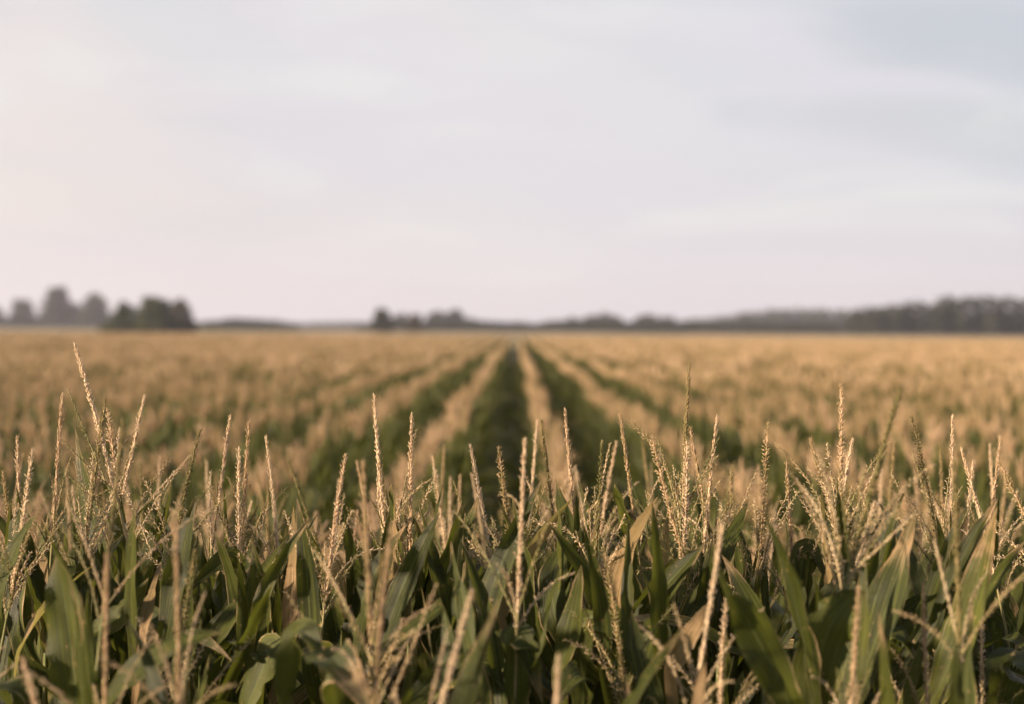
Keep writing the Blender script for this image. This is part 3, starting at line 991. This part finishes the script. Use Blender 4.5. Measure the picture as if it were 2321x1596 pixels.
TG = 'trees at the left end of the horizon'
MG = 'small trees along the middle of the horizon'
tree(-8, 697, 900, 44, 'hazy tree cut off by the left edge of the skyline', TG, 1)
tree(52, 683, 910, 66, 'hazy rounded tree, leftmost whole one on the skyline', TG, 2)
tree(130, 658, 910, 84, 'tallest hazy tree on the left skyline', TG, 3, k=12)
tree(168, 692, 920, 46, 'low hazy tree leaning against the tallest left skyline tree', TG, 33)
tree(214, 670, 900, 76, 'hazy broad tree right of the tallest skyline tree', TG, 4, k=12)
tree(282, 690, 340, 72, 'dark pointed tree, smallest of three dark near ones', TG, 5, M_CROWN3)
tree(353, 680, 335, 94, 'dark broad tree in the middle of three near ones', TG, 6, M_CROWN3, k=12)
tree(411, 683, 345, 62, 'brownish dark tree, rightmost of three near ones', TG, 7, M_CROWN2)
tree(866, 700, 430, 52, 'lone dark tree left of the middle on the skyline', MG, 8)
tree(905, 716, 740, 50, 'low pale tree touching the lone dark skyline tree', MG, 9)
tree(940, 712, 470, 42, 'small brownish tree between two darker skyline clumps', MG, 10, M_CROWN2)
tree(990, 708, 780, 64, 'left half of the wide hazy clump beside the middle gap', MG, 11)
tree(1030, 710, 790, 70, 'right half of the wide hazy clump beside the middle gap', MG, 12)
tree(1070, 726, 780, 56, 'low sloping tree at the right end of the hazy clump', MG, 13)
tree(1340, 722, 860, 70, 'rounded grey tree first right of the skyline gap', MG, 14)
tree(1382, 715, 870, 66, 'taller grey tree at the end of a rising skyline clump', MG, 15)
tree(1300, 727, 860, 60, 'low grey tree starting the rise right of the skyline gap', MG, 16)
tree(1470, 716, 860, 74, 'single rounded tree above a pale patch of stubble', MG, 17)
tree(1512, 724, 870, 60, 'low tree right of the rounded one above pale stubble', MG, 18)


def band(name, label, cat, spans, d, seed, wpx, mat=M_CROWN, kind='stuff', step=.42):
    """a wood or hedge that reads as one mass: many crowns on their trunks along a line"""
    rng = np.random.default_rng(seed)
    mb = MB()
    xs_ = [p[0] for p in spans]; tops = [p[1] for p in spans]
    px = xs_[0]
    while px < xs_[-1]:
        dd = d * (1 + rng.uniform(0, .06))
        p = at(px, np.interp(px, xs_, tops) + rng.uniform(-3.0, 0.5), dd)
        z0 = float(ground_z(dd)); h = max(1.0, p.z - z0); wd = wpx / FPX * dd * rng.uniform(.8, 1.3)
        t_ = MB()
        foliage(t_, [(a, b, c * .94, q, r_, s * 1.1) for a, b, c, q, r_, s in tree_lobes(h, wd, rng, -.1, 5)], rng, 30, max(.4, h * .07))
        tube(t_, [(0, 0, -.2), (0, 0, h * .7)], [h * .025, h * .008], 5, mi=1)
        mb.merge(t_, Matrix.Translation((p.x, dd, z0)))
        px += wpx * step * rng.uniform(.7, 1.3)
    o = link(name, mb.mesh(name, [mat, M_BARK], False))
    tag(o, label, cat, None, kind)
    return o


band('undergrowth', 'dark low thicket under the three near trees on the left', 'thicket', [(240, 730), (270, 722), (330, 722), (400, 718), (430, 722), (446, 732)], 348, 40, 26, M_CROWN3)
band('undergrowth', 'low hazy thicket at the foot of the far left trees', 'thicket', [(-60, 722), (250, 726)], 920, 41, 24)
band('woods', 'low rounded wood between the left trees and the middle', 'wood', [(455, 733), (480, 726), (540, 721), (600, 725), (650, 731), (668, 740)], 560, 42, 26)
band('woods', 'thin pale strip of distant wood left of the lone tree', 'wood', [(640, 733), (750, 731), (850, 730), (960, 729)], 1300, 43, 18)
band('woods', 'lowest dark strip of wood across the middle of the skyline', 'wood', [(820, 738), (900, 734), (1050, 726), (1130, 730), (1210, 731), (1290, 725), (1420, 728), (1520, 729), (1640, 731), (1760, 732), (1900, 733)], 600, 44, 24)
band('woods', 'long blue-grey distant wood rising towards the right', 'wood', [(1540, 730), (1590, 720), (1640, 715), (1700, 704), (1760, 698), (1830, 698), (1880, 702), (1960, 698), (2020, 696)], 1050, 45, 26)
band('woods', 'tall dark wood at the right end of the horizon', 'wood', [(1930, 708), (1970, 691), (2010, 688), (2060, 685), (2110, 677), (2180, 670), (2240, 668), (2321, 670), (2480, 664)], 560, 46, 40)
band('woods', 'far line of wood closing the horizon on the left', 'wood', [(-400, 700), (-100, 716), (300, 728), (470, 734)], 1400, 47, 26)

# ------------------------------------------------------------------ air
M_HAZE = bpy.data.materials.new('haze')
M_HAZE.use_nodes = True
h_ = NT(M_HAZE.node_tree)
pv = h_.n('ShaderNodeVolumePrincipled', Color=(0.86, 0.86, 1.0, 1), Density=0.00024, Anisotropy=0.2)
h_.n('ShaderNodeOutputMaterial', Volume=pv.outputs[0])
hb = MB()
x0, x1, y0, y1, z0, z1 = -1310, 1310, -70, 2210, -1.2, 60
hb.add([(x0, y0, z0), (x1, y0, z0), (x1, y1, z0), (x0, y1, z0), (x0, y0, z1), (x1, y0, z1), (x1, y1, z1), (x0, y1, z1)],
       [[0, 3, 2, 1], [4, 5, 6, 7], [0, 1, 5, 4], [1, 2, 6, 5], [2, 3, 7, 6], [3, 0, 4, 7]])
hz_o = link('haze', hb.mesh('haze', [M_HAZE], False))
tag(hz_o, 'thin pale evening haze over the whole field', None, None, 'stuff')
